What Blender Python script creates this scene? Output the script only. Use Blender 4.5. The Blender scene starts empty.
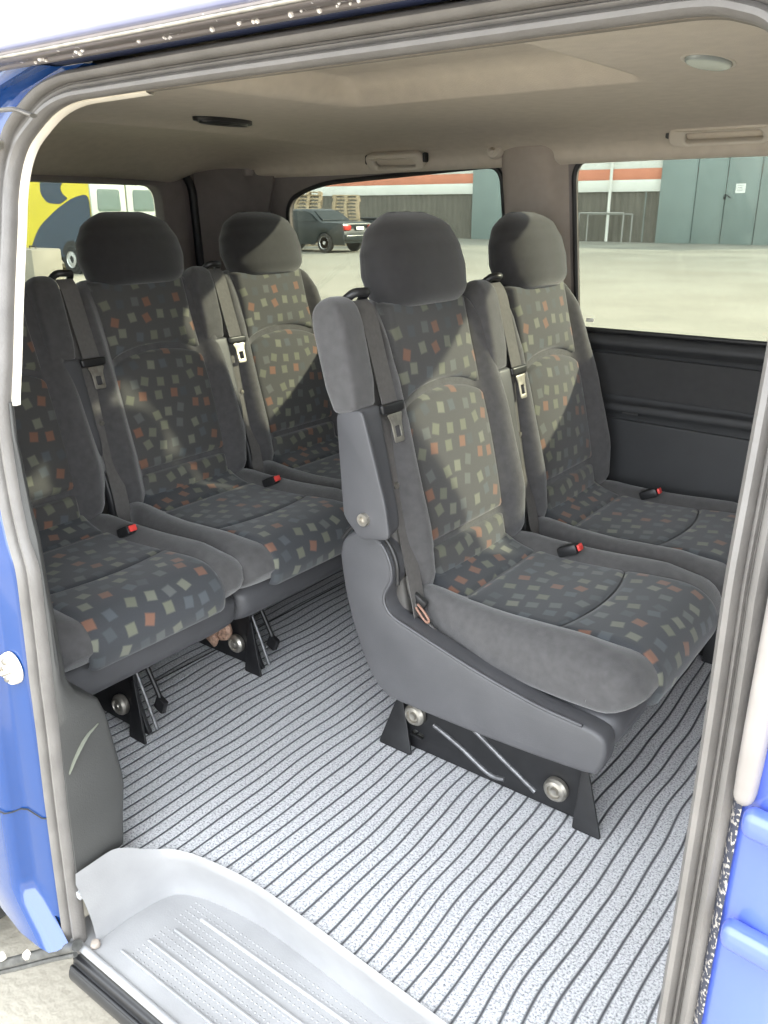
import bpy, bmesh, math, random
from mathutils import Vector, Matrix
random.seed(7)
PI = math.pi
sc = bpy.context.scene
COL = sc.collection
W = sc.world = bpy.data.worlds.new('World')

# ------------------------------------------------------------------ materials
def srgb(r, g, b):
    def c(v):
        v /= 255.0
        return v/12.92 if v <= .04045 else ((v+.055)/1.055)**2.4
    return (c(r), c(g), c(b), 1)

def newmat(name):
    m = bpy.data.materials.new(name); m.use_nodes = True
    nt = m.node_tree; nt.nodes.clear()
    out = nt.nodes.new('ShaderNodeOutputMaterial')
    b = nt.nodes.new('ShaderNodeBsdfPrincipled')
    nt.links.new(b.outputs[0], out.inputs[0])
    return m, nt, b

def mat(name, col, rough=.6, metal=0, var=.12, scale=30, bump=0, bscale=200, coat=0, spec=.5, sheen=0, emit=None):
    m, nt, b = newmat(name)
    N, L = nt.nodes, nt.links
    b.inputs['Roughness'].default_value = rough
    b.inputs['Metallic'].default_value = metal
    b.inputs['Coat Weight'].default_value = coat
    b.inputs['Coat Roughness'].default_value = .05
    b.inputs['Specular IOR Level'].default_value = spec
    b.inputs['Sheen Weight'].default_value = sheen
    tc = N.new('ShaderNodeTexCoord')
    no = N.new('ShaderNodeTexNoise'); no.inputs['Scale'].default_value = scale
    no.inputs['Detail'].default_value = 4
    L.new(tc.outputs['Object'], no.inputs['Vector'])
    cr = N.new('ShaderNodeValToRGB')
    cr.color_ramp.elements[0].position = .3; cr.color_ramp.elements[1].position = .7
    cr.color_ramp.elements[0].color = tuple(c*(1-var) for c in col[:3])+(1,)
    cr.color_ramp.elements[1].color = tuple(min(1, c*(1+var)) for c in col[:3])+(1,)
    L.new(no.outputs['Fac'], cr.inputs['Fac'])
    L.new(cr.outputs['Color'], b.inputs['Base Color'])
    if bump:
        n2 = N.new('ShaderNodeTexNoise'); n2.inputs['Scale'].default_value = bscale
        n2.inputs['Detail'].default_value = 2
        L.new(tc.outputs['Object'], n2.inputs['Vector'])
        bp = N.new('ShaderNodeBump'); bp.inputs['Strength'].default_value = bump
        bp.inputs['Distance'].default_value = .003
        L.new(n2.outputs['Fac'], bp.inputs['Height'])
        L.new(bp.outputs['Normal'], b.inputs['Normal'])
    return m

def pattern_mat(name, base, cell=.044):
    """charcoal cloth woven with small scattered lozenges in orange, sage, blue grey (UV in metres)"""
    m, nt, b = newmat(name); N, L = nt.nodes, nt.links
    b.inputs['Roughness'].default_value = .85
    b.inputs['Sheen Weight'].default_value = .25
    b.inputs['Specular IOR Level'].default_value = .35
    def math_(op, a, c=None, v=None):
        n = N.new('ShaderNodeMath'); n.operation = op
        if hasattr(a, 'is_linked'): L.new(a, n.inputs[0])
        else: n.inputs[0].default_value = a
        if c is not None:
            if hasattr(c, 'is_linked'): L.new(c, n.inputs[1])
            else: n.inputs[1].default_value = c
        return n.outputs[0]
    uv = N.new('ShaderNodeUVMap')
    sep = N.new('ShaderNodeSeparateXYZ'); L.new(uv.outputs[0], sep.inputs[0])
    v = math_('DIVIDE', sep.outputs[1], cell*.95)
    fv = math_('FLOOR', v)
    odd = math_('FLOORED_MODULO', fv, 2.0)
    u0 = math_('DIVIDE', sep.outputs[0], cell*1.05)
    u = math_('ADD', u0, math_('MULTIPLY', odd, .5))
    fu = math_('FLOOR', u)
    cmb = N.new('ShaderNodeCombineXYZ'); L.new(fu, cmb.inputs[0]); L.new(fv, cmb.inputs[1])
    wn = N.new('ShaderNodeTexWhiteNoise'); wn.noise_dimensions = '3D'; L.new(cmb.outputs[0], wn.inputs['Vector'])
    sr = N.new('ShaderNodeSeparateColor'); L.new(wn.outputs['Color'], sr.inputs[0])
    qx = math_('SUBTRACT', math_('SUBTRACT', u, fu), math_('ADD', .5, math_('MULTIPLY', math_('SUBTRACT', sr.outputs[0], .5), .38)))
    qy = math_('SUBTRACT', math_('SUBTRACT', v, fv), math_('ADD', .5, math_('MULTIPLY', math_('SUBTRACT', sr.outputs[1], .5), .38)))
    q = N.new('ShaderNodeCombineXYZ'); L.new(qx, q.inputs[0]); L.new(qy, q.inputs[1])
    rot = N.new('ShaderNodeVectorRotate'); rot.rotation_type = 'Z_AXIS'
    L.new(q.outputs[0], rot.inputs['Vector'])
    L.new(math_('MULTIPLY', math_('SUBTRACT', sr.outputs[2], .5), .8), rot.inputs['Angle'])
    s2 = N.new('ShaderNodeSeparateXYZ'); L.new(rot.outputs[0], s2.inputs[0])
    ax = math_('ABSOLUTE', s2.outputs[0]); ay = math_('MULTIPLY', math_('ABSOLUTE', s2.outputs[1]), .86)
    mx = math_('MAXIMUM', ax, ay)
    nz = N.new('ShaderNodeTexNoise'); nz.inputs['Scale'].default_value = 900; L.new(uv.outputs[0], nz.inputs['Vector'])
    edge = math_('ADD', mx, math_('MULTIPLY', math_('SUBTRACT', nz.outputs['Fac'], .5), .12))
    mr = N.new('ShaderNodeMapRange'); mr.inputs['From Min'].default_value = .20; mr.inputs['From Max'].default_value = .27
    mr.inputs['To Min'].default_value = .80; mr.inputs['To Max'].default_value = 0; L.new(edge, mr.inputs['Value'])
    # colour of this lozenge
    wn2 = N.new('ShaderNodeTexWhiteNoise'); wn2.noise_dimensions = '4D'; L.new(cmb.outputs[0], wn2.inputs['Vector']); wn2.inputs['W'].default_value = 3.7
    cr = N.new('ShaderNodeValToRGB'); cr.color_ramp.interpolation = 'CONSTANT'
    cols = [(0, (.20, .098, .062)), (.20, (.14, .145, .105)), (.40, (.078, .090, .100)), (.58, (.165, .170, .13)), (.74, (.105, .112, .108)), (.86, (.060, .068, .074))]
    while len(cr.color_ramp.elements) < len(cols): cr.color_ramp.elements.new(.5)
    for e, (p, c) in zip(cr.color_ramp.elements, cols):
        e.position = p; e.color = c+(1,)
    L.new(wn2.outputs['Value'], cr.inputs['Fac'])
    # base weave
    n3 = N.new('ShaderNodeTexNoise'); n3.inputs['Scale'].default_value = 500; L.new(uv.outputs[0], n3.inputs['Vector'])
    cb = N.new('ShaderNodeValToRGB')
    cb.color_ramp.elements[0].color = tuple(c*.75 for c in base)+(1,); cb.color_ramp.elements[1].color = tuple(c*1.3 for c in base)+(1,)
    L.new(n3.outputs['Fac'], cb.inputs['Fac'])
    mix = N.new('ShaderNodeMix'); mix.data_type = 'RGBA'
    L.new(mr.outputs[0], mix.inputs['Factor']); L.new(cb.outputs[0], mix.inputs['A']); L.new(cr.outputs[0], mix.inputs['B'])
    L.new(mix.outputs['Result'], b.inputs['Base Color'])
    bp = N.new('ShaderNodeBump'); bp.inputs['Strength'].default_value = .25; bp.inputs['Distance'].default_value = .001
    L.new(n3.outputs['Fac'], bp.inputs['Height']); L.new(bp.outputs['Normal'], b.inputs['Normal'])
    return m

def carpet_mat():
    m, nt, b = newmat('ribbed carpet'); N, L = nt.nodes, nt.links
    b.inputs['Roughness'].default_value = .95; b.inputs['Specular IOR Level'].default_value = .1
    tc = N.new('ShaderNodeTexCoord')
    n0 = N.new('ShaderNodeTexNoise'); n0.inputs['Scale'].default_value = 2.6; n0.inputs['Detail'].default_value = 1
    L.new(tc.outputs['Object'], n0.inputs['Vector'])
    sep = N.new('ShaderNodeSeparateXYZ'); L.new(tc.outputs['Object'], sep.inputs[0])
    def M(op, a, c):
        n = N.new('ShaderNodeMath'); n.operation = op
        for i, x in enumerate((a, c)):
            if hasattr(x, 'is_linked'): L.new(x, n.inputs[i])
            else: n.inputs[i].default_value = x
        return n.outputs[0]
    x = M('ADD', sep.outputs[0], M('MULTIPLY', M('SUBTRACT', n0.outputs['Fac'], .5), .055))
    fr = M('FRACT', M('DIVIDE', x, .0295), 0)
    d = M('ABSOLUTE', M('SUBTRACT', fr, .5), 0)
    n1 = N.new('ShaderNodeTexNoise'); n1.inputs['Scale'].default_value = 240; n1.inputs['Detail'].default_value = 3; n1.inputs['Roughness'].default_value = .7
    L.new(tc.outputs['Object'], n1.inputs['Vector'])
    dn = M('ADD', d, M('MULTIPLY', M('SUBTRACT', n1.outputs['Fac'], .5), .14))
    mr = N.new('ShaderNodeMapRange'); mr.inputs['From Min'].default_value = .385; mr.inputs['From Max'].default_value = .475; mr.inputs['To Max'].default_value = .87
    L.new(dn, mr.inputs['Value'])
    cb = N.new('ShaderNodeValToRGB')
    cb.color_ramp.elements[0].position = .30; cb.color_ramp.elements[0].color = (.11, .117, .135, 1)
    cb.color_ramp.elements[1].position = .56; cb.color_ramp.elements[1].color = (.60, .605, .62, 1)
    L.new(n1.outputs['Fac'], cb.inputs['Fac'])
    mix = N.new('ShaderNodeMix'); mix.data_type = 'RGBA'
    L.new(mr.outputs[0], mix.inputs['Factor']); L.new(cb.outputs[0], mix.inputs['A'])
    mix.inputs['B'].default_value = (.035, .037, .043, 1)
    L.new(mix.outputs['Result'], b.inputs['Base Color'])
    h = M('SUBTRACT', n1.outputs['Fac'], M('MULTIPLY', mr.outputs[0], 1.6))
    bp = N.new('ShaderNodeBump'); bp.inputs['Strength'].default_value = .7; bp.inputs['Distance'].default_value = .004
    L.new(h, bp.inputs['Height']); L.new(bp.outputs['Normal'], b.inputs['Normal'])
    return m

def glass_mat(name, tint):
    m = bpy.data.materials.new(name); m.use_nodes = True; nt = m.node_tree; nt.nodes.clear(); N, L = nt.nodes, nt.links
    out = N.new('ShaderNodeOutputMaterial')
    tr = N.new('ShaderNodeBsdfTransparent'); tr.inputs[0].default_value = tint
    gl = N.new('ShaderNodeBsdfGlossy'); gl.inputs['Roughness'].default_value = .03
    fr = N.new('ShaderNodeFresnel'); fr.inputs['IOR'].default_value = 1.35
    mx = N.new('ShaderNodeMixShader'); L.new(fr.outputs[0], mx.inputs[0]); L.new(tr.outputs[0], mx.inputs[1]); L.new(gl.outputs[0], mx.inputs[2])
    # faint film of dust on the pane
    df = N.new('ShaderNodeBsdfDiffuse'); df.inputs[0].default_value = (.6, .58, .5, 1)
    tc = N.new('ShaderNodeTexCoord'); n = N.new('ShaderNodeTexNoise'); n.inputs['Scale'].default_value = 9; n.inputs['Detail'].default_value = 5
    L.new(tc.outputs['Object'], n.inputs['Vector'])
    mr = N.new('ShaderNodeMapRange'); mr.inputs['From Min'].default_value = .4; mr.inputs['From Max'].default_value = .85; mr.inputs['To Min'].default_value = .01; mr.inputs['To Max'].default_value = .05
    L.new(n.outputs['Fac'], mr.inputs['Value'])
    m2 = N.new('ShaderNodeMixShader'); L.new(mr.outputs[0], m2.inputs[0]); L.new(mx.outputs[0], m2.inputs[1]); L.new(df.outputs[0], m2.inputs[2])
    L.new(m2.outputs[0], out.inputs[0])
    return m

def speck_mat(name, base, speck, scale=90, th=.62, rough=.4, metal=.3):
    m, nt, b = newmat(name); N, L = nt.nodes, nt.links
    b.inputs['Roughness'].default_value = rough; b.inputs['Metallic'].default_value = metal
    tc = N.new('ShaderNodeTexCoord'); v = N.new('ShaderNodeTexNoise'); v.inputs['Scale'].default_value = scale; v.inputs['Detail'].default_value = 2
    L.new(tc.outputs['Object'], v.inputs['Vector'])
    cr = N.new('ShaderNodeValToRGB'); cr.color_ramp.elements[0].position = th; cr.color_ramp.elements[1].position = th+.03
    cr.color_ramp.elements[0].color = base; cr.color_ramp.elements[1].color = speck
    L.new(v.outputs['Fac'], cr.inputs['Fac']); L.new(cr.outputs[0], b.inputs['Base Color'])
    return m

FAB = mat('charcoal side cloth', (.060, .058, .059, 1), .9, var=.15, scale=60, bump=.25, bscale=700, sheen=.35)
HFAB = mat('headrest cloth', (.024, .023, .024, 1), .92, var=.12, scale=50, bump=.2, bscale=700, sheen=.3)
PATB = pattern_mat('lozenge pattern cloth', (.058, .057, .056))
PATC = pattern_mat('lozenge cushion cloth', (.038, .041, .046))
PLA = mat('dark grey moulded plastic', (.066, .066, .071, 1), .5, var=.08, scale=14, bump=.15, bscale=500)
PLT = mat('taupe belt trim plastic', (.070, .066, .062, 1), .6, var=.06, scale=20)
BLK = mat('black plastic', (.018, .018, .019, 1), .4, var=.1)
WEB = mat('grey brown belt webbing', (.10, .094, .09, 1), .75, var=.1, scale=120, bump=.3, bscale=900)
STEEL = mat('worn zinc steel', (.40, .375, .33, 1), .38, metal=.8, var=.25, scale=60)
BSTEEL = mat('black painted steel', (.010, .010, .011, 1), .42, var=.3, scale=40, bump=.1, bscale=80)
RIB = mat('worn edge of black steel', (.16, .16, .165, 1), .35, metal=.5, var=.3, scale=80)
RUST = mat('rusty steel', (.40, .26, .19, 1), .7, metal=.3, var=.5, scale=90)
RED = mat('red buckle button', (.75, .07, .06, 1), .35, var=.03)
ORNG = mat('faded orange wire', (.22, .12, .085, 1), .5, var=.1)
HEAD = mat('beige headliner felt', (.50, .445, .37, 1), .95, var=.05, scale=40, bump=.25, bscale=600)
PILL = mat('taupe pillar trim', (.33, .285, .245, 1), .8, var=.05, scale=30, bump=.15, bscale=500)
DPIL = mat('grey taupe rear trim', (.20, .175, .165, 1), .75, var=.06, scale=25, bump=.15, bscale=500)
CREAM = mat('cream trim plastic', (.72, .66, .56, 1), .55, var=.03)
HAND = mat('grab handle plastic', (.50, .455, .385, 1), .5, var=.03)
DOOR = mat('black door card', (.030, .031, .033, 1), .65, var=.08, scale=12, bump=.15, bscale=500)
DOORT = mat('dark grey door card cloth', (.030, .030, .031, 1), .85, var=.1, scale=40, bump=.2, bscale=600)
RUB = mat('grey weathered rubber seal', (.145, .136, .127, 1), .45, var=.12, scale=22, bump=.15, bscale=250)
BRUB = mat('black window rubber', (.015, .015, .016, 1), .5, var=.1)
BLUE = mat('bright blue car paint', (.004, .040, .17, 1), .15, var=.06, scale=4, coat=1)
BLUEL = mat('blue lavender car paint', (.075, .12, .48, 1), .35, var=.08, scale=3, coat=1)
STEP = mat('light grey step plastic', (.29, .29, .295, 1), .5, var=.10, scale=9, bump=.1, bscale=300)
CARPET = carpet_mat()
GLASS = glass_mat('green tinted side glass', (.57, .595, .555, 1))
SPECK = speck_mat('mud speckled dark strip', (.05, .055, .08, 1), (.42, .39, .36, 1), 260, .55)
RAILM = speck_mat('dusty metal rail', (.26, .23, .22, 1), (.8, .76, .74, 1), 110, .68, .35, .6)

# ------------------------------------------------------------------ helpers
def smooth(me, ang=40):
    for p in me.polygons: p.use_smooth = True
    try: me.set_sharp_from_angle(angle=math.radians(ang))
    except Exception: pass

def link(name, me, m, parent=None, loc=None):
    o = bpy.data.objects.new(name, me); COL.objects.link(o)
    if m is not None and not me.materials: me.materials.append(m)
    if parent is not None: o.parent = parent
    if loc is not None: o.location = loc
    return o

def from_bm(bm, ang=40):
    bmesh.ops.recalc_face_normals(bm, faces=bm.faces)
    me = bpy.data.meshes.new('m'); bm.to_mesh(me); bm.free(); smooth(me, ang); return me

def empty(name, label, cat, loc=(0, 0, 0), rz=0, group=None):
    o = bpy.data.objects.new(name, None); COL.objects.link(o); o.empty_display_size = .1
    o.location = loc; o.rotation_euler = (0, 0, rz); o['label'] = label; o['category'] = cat
    if group: o['group'] = group
    return o

def tag(o, label=None, cat=None, group=None, kind=None):
    if label: o['label'] = label
    if cat: o['category'] = cat
    if group: o['group'] = group
    if kind: o['kind'] = kind
    return o

def struct(name, me, m, label=None, parent=None):
    o = link(name, me, m, parent)
    if parent is None: o['kind'] = 'structure'
    if label: o['label'] = label
    return o

def interp(keys, s):
    if s <= keys[0][0]: return list(keys[0][1:])
    for a, b in zip(keys, keys[1:]):
        if s <= b[0]:
            t = (s-a[0])/(b[0]-a[0]); t = t*t*(3-2*t)*.5+t*.5
            return [x+(y-x)*t for x, y in zip(a[1:], b[1:])]
    return list(keys[-1][1:])

def loft(keys, fn, n=4.0, N=44, M=34, r0=.03, r1=.03, deform=None, ang=60):
    """keys: (s, cp, cq, hp, hq); rounded superellipse rings swept along s, ends rounded by r0 / r1"""
    s0, s1 = keys[0][0], keys[-1][0]
    ss = []
    for i in range(6): ss.append(s0+r0*(1-math.cos(i/6*PI/2)))
    for i in range(M+1): ss.append(s0+r0+(s1-r1-s0-r0)*i/M)
    for i in range(1, 7): ss.append(s1-r1+r1*math.sin(i/6*PI/2))
    bm = bmesh.new(); rings = []
    for s in ss:
        cp, cq, hp, hq = interp(keys, s)
        k = 0
        if s < s0+r0: u = (s0+r0-s)/r0; k = r0*(1-math.sqrt(max(0, 1-u*u)))
        if s > s1-r1: u = (s-s1+r1)/r1; k = r1*(1-math.sqrt(max(0, 1-u*u)))
        a, b = max(.002, hp-k), max(.002, hq-k)
        ring = []
        for j in range(N):
            t = 2*PI*j/N; c, d = math.cos(t), math.sin(t)
            p = cp+a*math.copysign(abs(c)**(2/n), c); q = cq+b*math.copysign(abs(d)**(2/n), d)
            v = (s, p, q)
            if deform: v = deform(*v)
            ring.append(bm.verts.new(fn(*v)))
        rings.append(ring)
    for a, b in zip(rings, rings[1:]):
        for j in range(N):
            bm.faces.new((a[j], a[(j+1) % N], b[(j+1) % N], b[j]))
    bm.faces.new(rings[0]); bm.faces.new(rings[-1])
    return from_bm(bm, ang)

def sheet(fn, na, nb, uvf=None, ang=60, thick=0):
    """fn(a,b) a,b in 0..1"""
    bm = bmesh.new(); uvl = bm.loops.layers.uv.new('UVMap')
    g = [[bm.verts.new(fn(i/na, j/nb)) for j in range(nb+1)] for i in range(na+1)]
    uvs = {}
    for i in range(na+1):
        for j in range(nb+1): uvs[g[i][j]] = uvf(i/na, j/nb) if uvf else (i/na, j/nb)
    for i in range(na):
        for j in range(nb):
            f = bm.faces.new((g[i][j], g[i+1][j], g[i+1][j+1], g[i][j+1]))
            for lp in f.loops: lp[uvl].uv = uvs[lp.vert]
    if thick:
        bmesh.ops.recalc_face_normals(bm, faces=bm.faces)
        bmesh.ops.solidify(bm, geom=bm.faces[:], thickness=thick)
    me = bpy.data.meshes.new('m'); bmesh.ops.recalc_face_normals(bm, faces=bm.faces); bm.to_mesh(me); bm.free(); smooth(me, ang); return me

def rounded(pts, r, seg=5):
    """round the corners of a closed 2D polygon"""
    out = []; n = len(pts)
    for i in range(n):
        p0, p1, p2 = Vector(pts[i-1]), Vector(pts[i]), Vector(pts[(i+1) % n])
        rr = r[i] if isinstance(r, (list, tuple)) else r
        d1, d2 = (p0-p1), (p2-p1)
        k = min(rr, d1.length*.49, d2.length*.49)
        a, b = p1+d1.normalized()*k, p1+d2.normalized()*k
        for j in range(seg+1):
            t = j/seg; out.append(tuple((1-t)**2*a+2*t*(1-t)*p1+t*t*b))
    return out

def plate(outline, holes, fn, thick, bevel=0, ang=35):
    """flat polygon with holes, extruded by thick (+- about 0); fn maps (x, y, depth) to the world"""
    cu = bpy.data.curves.new('c', 'CURVE'); cu.dimensions = '2D'; cu.fill_mode = 'BOTH'
    cu.extrude = max(.0001, thick/2-bevel); cu.bevel_depth = bevel; cu.bevel_resolution = 2
    if bevel: cu.offset = -bevel
    for loop in [outline]+list(holes):
        sp = cu.splines.new('POLY'); sp.points.add(len(loop)-1)
        for p, q in zip(sp.points, loop): p.co = (q[0], q[1], 0, 1)
        sp.use_cyclic_u = True
    o = bpy.data.objects.new('t', cu); COL.objects.link(o)
    dg = bpy.context.evaluated_depsgraph_get(); me = bpy.data.meshes.new_from_object(o.evaluated_get(dg))
    bpy.data.objects.remove(o); bpy.data.curves.remove(cu)
    bm = bmesh.new(); bm.from_mesh(me); bpy.data.meshes.remove(me)
    bmesh.ops.remove_doubles(bm, verts=bm.verts, dist=1e-5)
    for v in bm.verts: v.co = Vector(fn(*v.co))
    return from_bm(bm, ang)

def tube(pts, r, seg=10, closed=False, flat=None, ang=60):
    """round bar along pts"""
    bm = bmesh.new(); P = [Vector(p) for p in pts]; n = len(P); rings = []
    up = None
    for i in range(n):
        t = ((P[(i+1) % n] if (closed or i < n-1) else P[i])-(P[i-1] if (closed or i > 0) else P[i])).normalized()
        if up is None:
            up = Vector((0, 0, 1)) if abs(t.z) < .9 else Vector((0, 1, 0))
        a = t.cross(up).normalized(); up = a.cross(t).normalized()
        rr = r[i] if isinstance(r, (list, tuple)) else r
        rings.append([bm.verts.new(P[i]+a*rr*math.cos(2*PI*k/seg)+up*rr*(flat or 1)*math.sin(2*PI*k/seg)) for k in range(seg)])
    m = n if closed else n-1
    for i in range(m):
        A, B = rings[i], rings[(i+1) % n]
        for k in range(seg): bm.faces.new((A[k], A[(k+1) % seg], B[(k+1) % seg], B[k]))
    if not closed: bm.faces.new(rings[0]); bm.faces.new(rings[-1])
    return from_bm(bm, ang)

def lathe(prof, axis='y', seg=28, loc=(0, 0, 0), ang=30):
    """prof: (radius, height)"""
    bm = bmesh.new(); rings = []
    for r, h in prof:
        ring = []
        for k in range(seg):
            a, b = max(r, 1e-4)*math.cos(2*PI*k/seg), max(r, 1e-4)*math.sin(2*PI*k/seg)
            p = (a, h, b) if axis == 'y' else ((h, a, b) if axis == 'x' else (a, b, h))
            ring.append(bm.verts.new(Vector(p)+Vector(loc)))
        rings.append(ring)
    for A, B in zip(rings, rings[1:]):
        for k in range(seg): bm.faces.new((A[k], A[(k+1) % seg], B[(k+1) % seg], B[k]))
    bm.faces.new(rings[0]); bm.faces.new(rings[-1])
    return from_bm(bm, ang)

def boxm(c, s, bev=.004, rot=None, seg=2):
    bm = bmesh.new(); bmesh.ops.create_cube(bm, size=1)
    for v in bm.verts: v.co = Vector((v.co.x*s[0], v.co.y*s[1], v.co.z*s[2]))
    if bev: bmesh.ops.bevel(bm, geom=bm.edges[:], offset=bev, segments=seg, affect='EDGES', profile=.5)
    if rot: bmesh.ops.rotate(bm, verts=bm.verts, matrix=Matrix.Rotation(rot[1], 3, rot[0]), cent=(0, 0, 0))
    for v in bm.verts: v.co += Vector(c)
    return from_bm(bm, 35)

def merge(*mes):
    bm = bmesh.new()
    for me in mes:
        bm.from_mesh(me); bpy.data.meshes.remove(me)
    me = bpy.data.meshes.new('m'); bm.to_mesh(me); bm.free(); smooth(me, 35); return me

def catmull(pts, k=6):
    P = [Vector(p) for p in pts]; out = []
    for i in range(len(P)-1):
        p0, p1, p2, p3 = P[max(i-1, 0)], P[i], P[i+1], P[min(i+2, len(P)-1)]
        for j in range(k):
            t = j/k
            out.append(.5*((2*p1)+(-p0+p2)*t+(2*p0-5*p1+4*p2-p3)*t*t+(-p0+3*p1-3*p2+p3)*t**3))
    out.append(P[-1]); return out

# ------------------------------------------------------------------ the seats
TH = math.atan(.25); CT, ST = math.cos(TH), math.sin(TH)
def back(s, p, q):              # s up the backrest, p across (+y), q forward
    return (.01-s*ST+q*CT, p, .42+s*CT+q*ST)
def flatmap(s, p, q):           # s forward, p across, q up
    return (s, p, q)

def bump(x, w): return max(0., 1-(x/w)**2)

def panel_back(parent, name, lo, hi, hw, puff, d0=.004, m=PATB):
    """pillowed cloth panel on the backrest between heights lo(y) and hi(y)"""
    def pos(a, b):
        s_m = lo(0)+(hi(0)-lo(0))*b
        w = hw(s_m); y = (2*a-1)*w
        t = y/w
        s = lo(t)+(hi(t)-lo(t))*b
        ea = min(1, (1-abs(2*a-1))/.10); eb = min(1, (1-abs(2*b-1))*abs(hi(t)-lo(t))/2/.012)
        e = math.sin(ea*PI/2)*math.sin(eb*PI/2)
        return s, y, d0-.022+.022*e+puff*(1-(2*a-1)**2)*(1-(2*b-1)**4)
    return link(name, sheet(lambda a, b: back(*pos(a, b)), 36, 40, lambda a, b: (pos(a, b)[1]+.3, pos(a, b)[0])), m, parent)

def make_seat():
    root = empty('van_seat', '', 'seat', (0, 0, 0))
    # backrest body
    keys = [(-.02, 0, -.06, .185, .05), (.04, .01, -.05, .215, .06), (.13, .015, -.05, .25, .065), (.30, .01, -.05, .238, .062),
            (.42, 0, -.05, .215, .06), (.50, .004, -.05, .203, .055), (.595, .004, -.055, .172, .045)]
    def dbody(s, p, q):
        if q > -.05:
            k = (q+.05)/.06
            a = abs(p)
            q += k*(.030*math.exp(-((a-.195)/.035)**2)-.016*(1 if a < .14 else max(0, 1-(a-.14)/.03)))
        return s, p, q
    link('backrest', loft(keys, back, n=4.5, N=96, M=40, r0=.03, r1=.035, deform=dbody), FAB, root)
    hw = lambda s: .150+.012*math.sin(min(1, max(0, s/.5))*PI)
    arch = lambda t: .375+.028*(1-t*t)-.010*abs(t)**6
    panel_back(root, 'upper_panel', lambda t: arch(t)+.004, lambda t: .584, hw, .008)
    panel_back(root, 'lumbar_panel', lambda t: .088, lambda t: arch(t)-.004, hw, .014, .006)
    panel_back(root, 'lower_panel', lambda t: .012, lambda t: .083, hw, .010, .004)
    # headrest and posts
    hk = [(.566, .013, -.018, .128, .050), (.60, .013, -.016, .150, .055), (.64, .013, -.016, .161, .056), (.68, .013, -.016, .155, .053), (.72, .013, -.018, .134, .044), (.758, .013, -.022, .102, .032)]
    def dh(s, p, q):
        if q > -.02: q += -.018*(p/.15)**2+.004
        return s, p, q
    hr = link('headrest', loft(hk, back, n=3.4, N=64, M=30, r0=.025, r1=.045, deform=dh), HFAB, root)
    for yy in (-.07, .07):
        link('headrest_post', tube([back(.54, yy, -.055), back(.62, yy, -.055)], .006), STEEL, root)
    # shoulder tower that carries the belt
    link('shoulder_pad', loft([(.395, -.290, -.004, .034, .028), (.45, -.290, -.004, .037, .036), (.55, -.288, -.006, .036, .038), (.605, -.284, -.010, .033, .030)],
         back, n=5, N=48, M=20, r0=.012, r1=.028), FAB, root)
    link('tower_cover', loft([(.145, -.274, -.015, .030, .028), (.2, -.276, -.012, .033, .032), (.40, -.282, -.004, .033, .032)], back, n=5, N=40, M=16, r0=.02, r1=.01), PLA, root)
    link('belt_trim', loft([(-.10, -.226, -.05, .018, .030), (.2, -.226, -.042, .027, .045), (.40, -.228, -.04, .029, .045), (.575, -.226, -.045, .029, .045)],
         back, n=5, N=40, M=16, r0=.02, r1=.02), PLT, root)
    link('trim_screw', lathe([(.001, .006), (.006, .005), (.007, 0), (.007, -.004)], 'x', 14, back(.235, -.226, .004)), STEEL, root)
    bg = [back(.588, -.256, -.02), back(.604, -.246, .008), back(.604, -.226, .018), back(.604, -.206, .008), back(.588, -.198, -.02)]
    link('belt_guide', tube(catmull(bg, 4), .0085, 10), BLK, root)
    # belt webbing
    def web(c, w0, n=3):
        pts = catmull(c, 5)
        def f(a, b):
            i = min(int(b*(len(pts)-1)), len(pts)-2); t = b*(len(pts)-1)-i
            s, p, q = pts[i]*(1-t)+pts[i+1]*t
            return back(s, p+(a-.5)*w0, q)
        return sheet(f, 4, len(pts)-1, thick=.0016)
    belt = link('seat_belt', web([(.592, -.227, .008), (.56, -.226, .020), (.47, -.222, .022), (.39, -.218, .024)], .047), WEB, root)
    link('belt_webbing', web([(.385, -.222, .010), (.22, -.224, .006), (.10, -.226, .006), (.0, -.23, .008), (-.03, -.232, .008)], .042), WEB, root)
    t = link('belt_tongue', loft([(.375, -.218, .026, .034, .006), (.395, -.218, .026, .037, .008)], back, n=4, N=24, M=3, r0=.005, r1=.005), BLK, root)
    link('tongue_plate', plate(rounded([(-.024, 0), (.024, 0), (.016, -.016), (.015, -.056), (-.015, -.056), (-.016, -.016)], .006), [rounded([(-.008, -.024), (.008, -.024), (.008, -.046), (-.008, -.046)], .003)],
         lambda x, y, d: back(.374+y, -.216+x, .028+d), .0025, .0005), STEEL, t)
    # cushion
    ck = [(-.05, 0, .372, .19, .055), (.05, 0, .368, .225, .058), (.2, 0, .366, .247, .055), (.36, 0, .368, .257, .058), (.487, 0, .366, .255, .056)]
    def dc(s, p, q):
        if q > .366:
            k = (q-.366)/.056; a = abs(p)
            f = 1 if s < .36 else max(0, 1-(s-.36)/.14)
            q += k*f*(.020*math.exp(-((a-.212)/.036)**2)-.012*(1 if a < .15 else max(0, 1-(a-.15)/.03)))
            q += k*.010*math.exp(-((s-.0)/.07)**2)
        elif s > .40: s += -.030*(.366-q)/.056
        return s, p, q
    link('cushion', loft(ck, flatmap, n=5, N=96, M=44, r0=.04, r1=.055, deform=dc), FAB, root)
    prof = catmull([(-.012, .452), (.03, .430), (.085, .417), (.16, .412), (.25, .416), (.34, .424), (.41, .427), (.452, .418), (.482, .392), (.492, .358), (.484, .322)], 8)
    acc = [0]
    for a, b in zip(prof, prof[1:]): acc.append(acc[-1]+(b-a).length)
    T = acc[-1]
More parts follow.
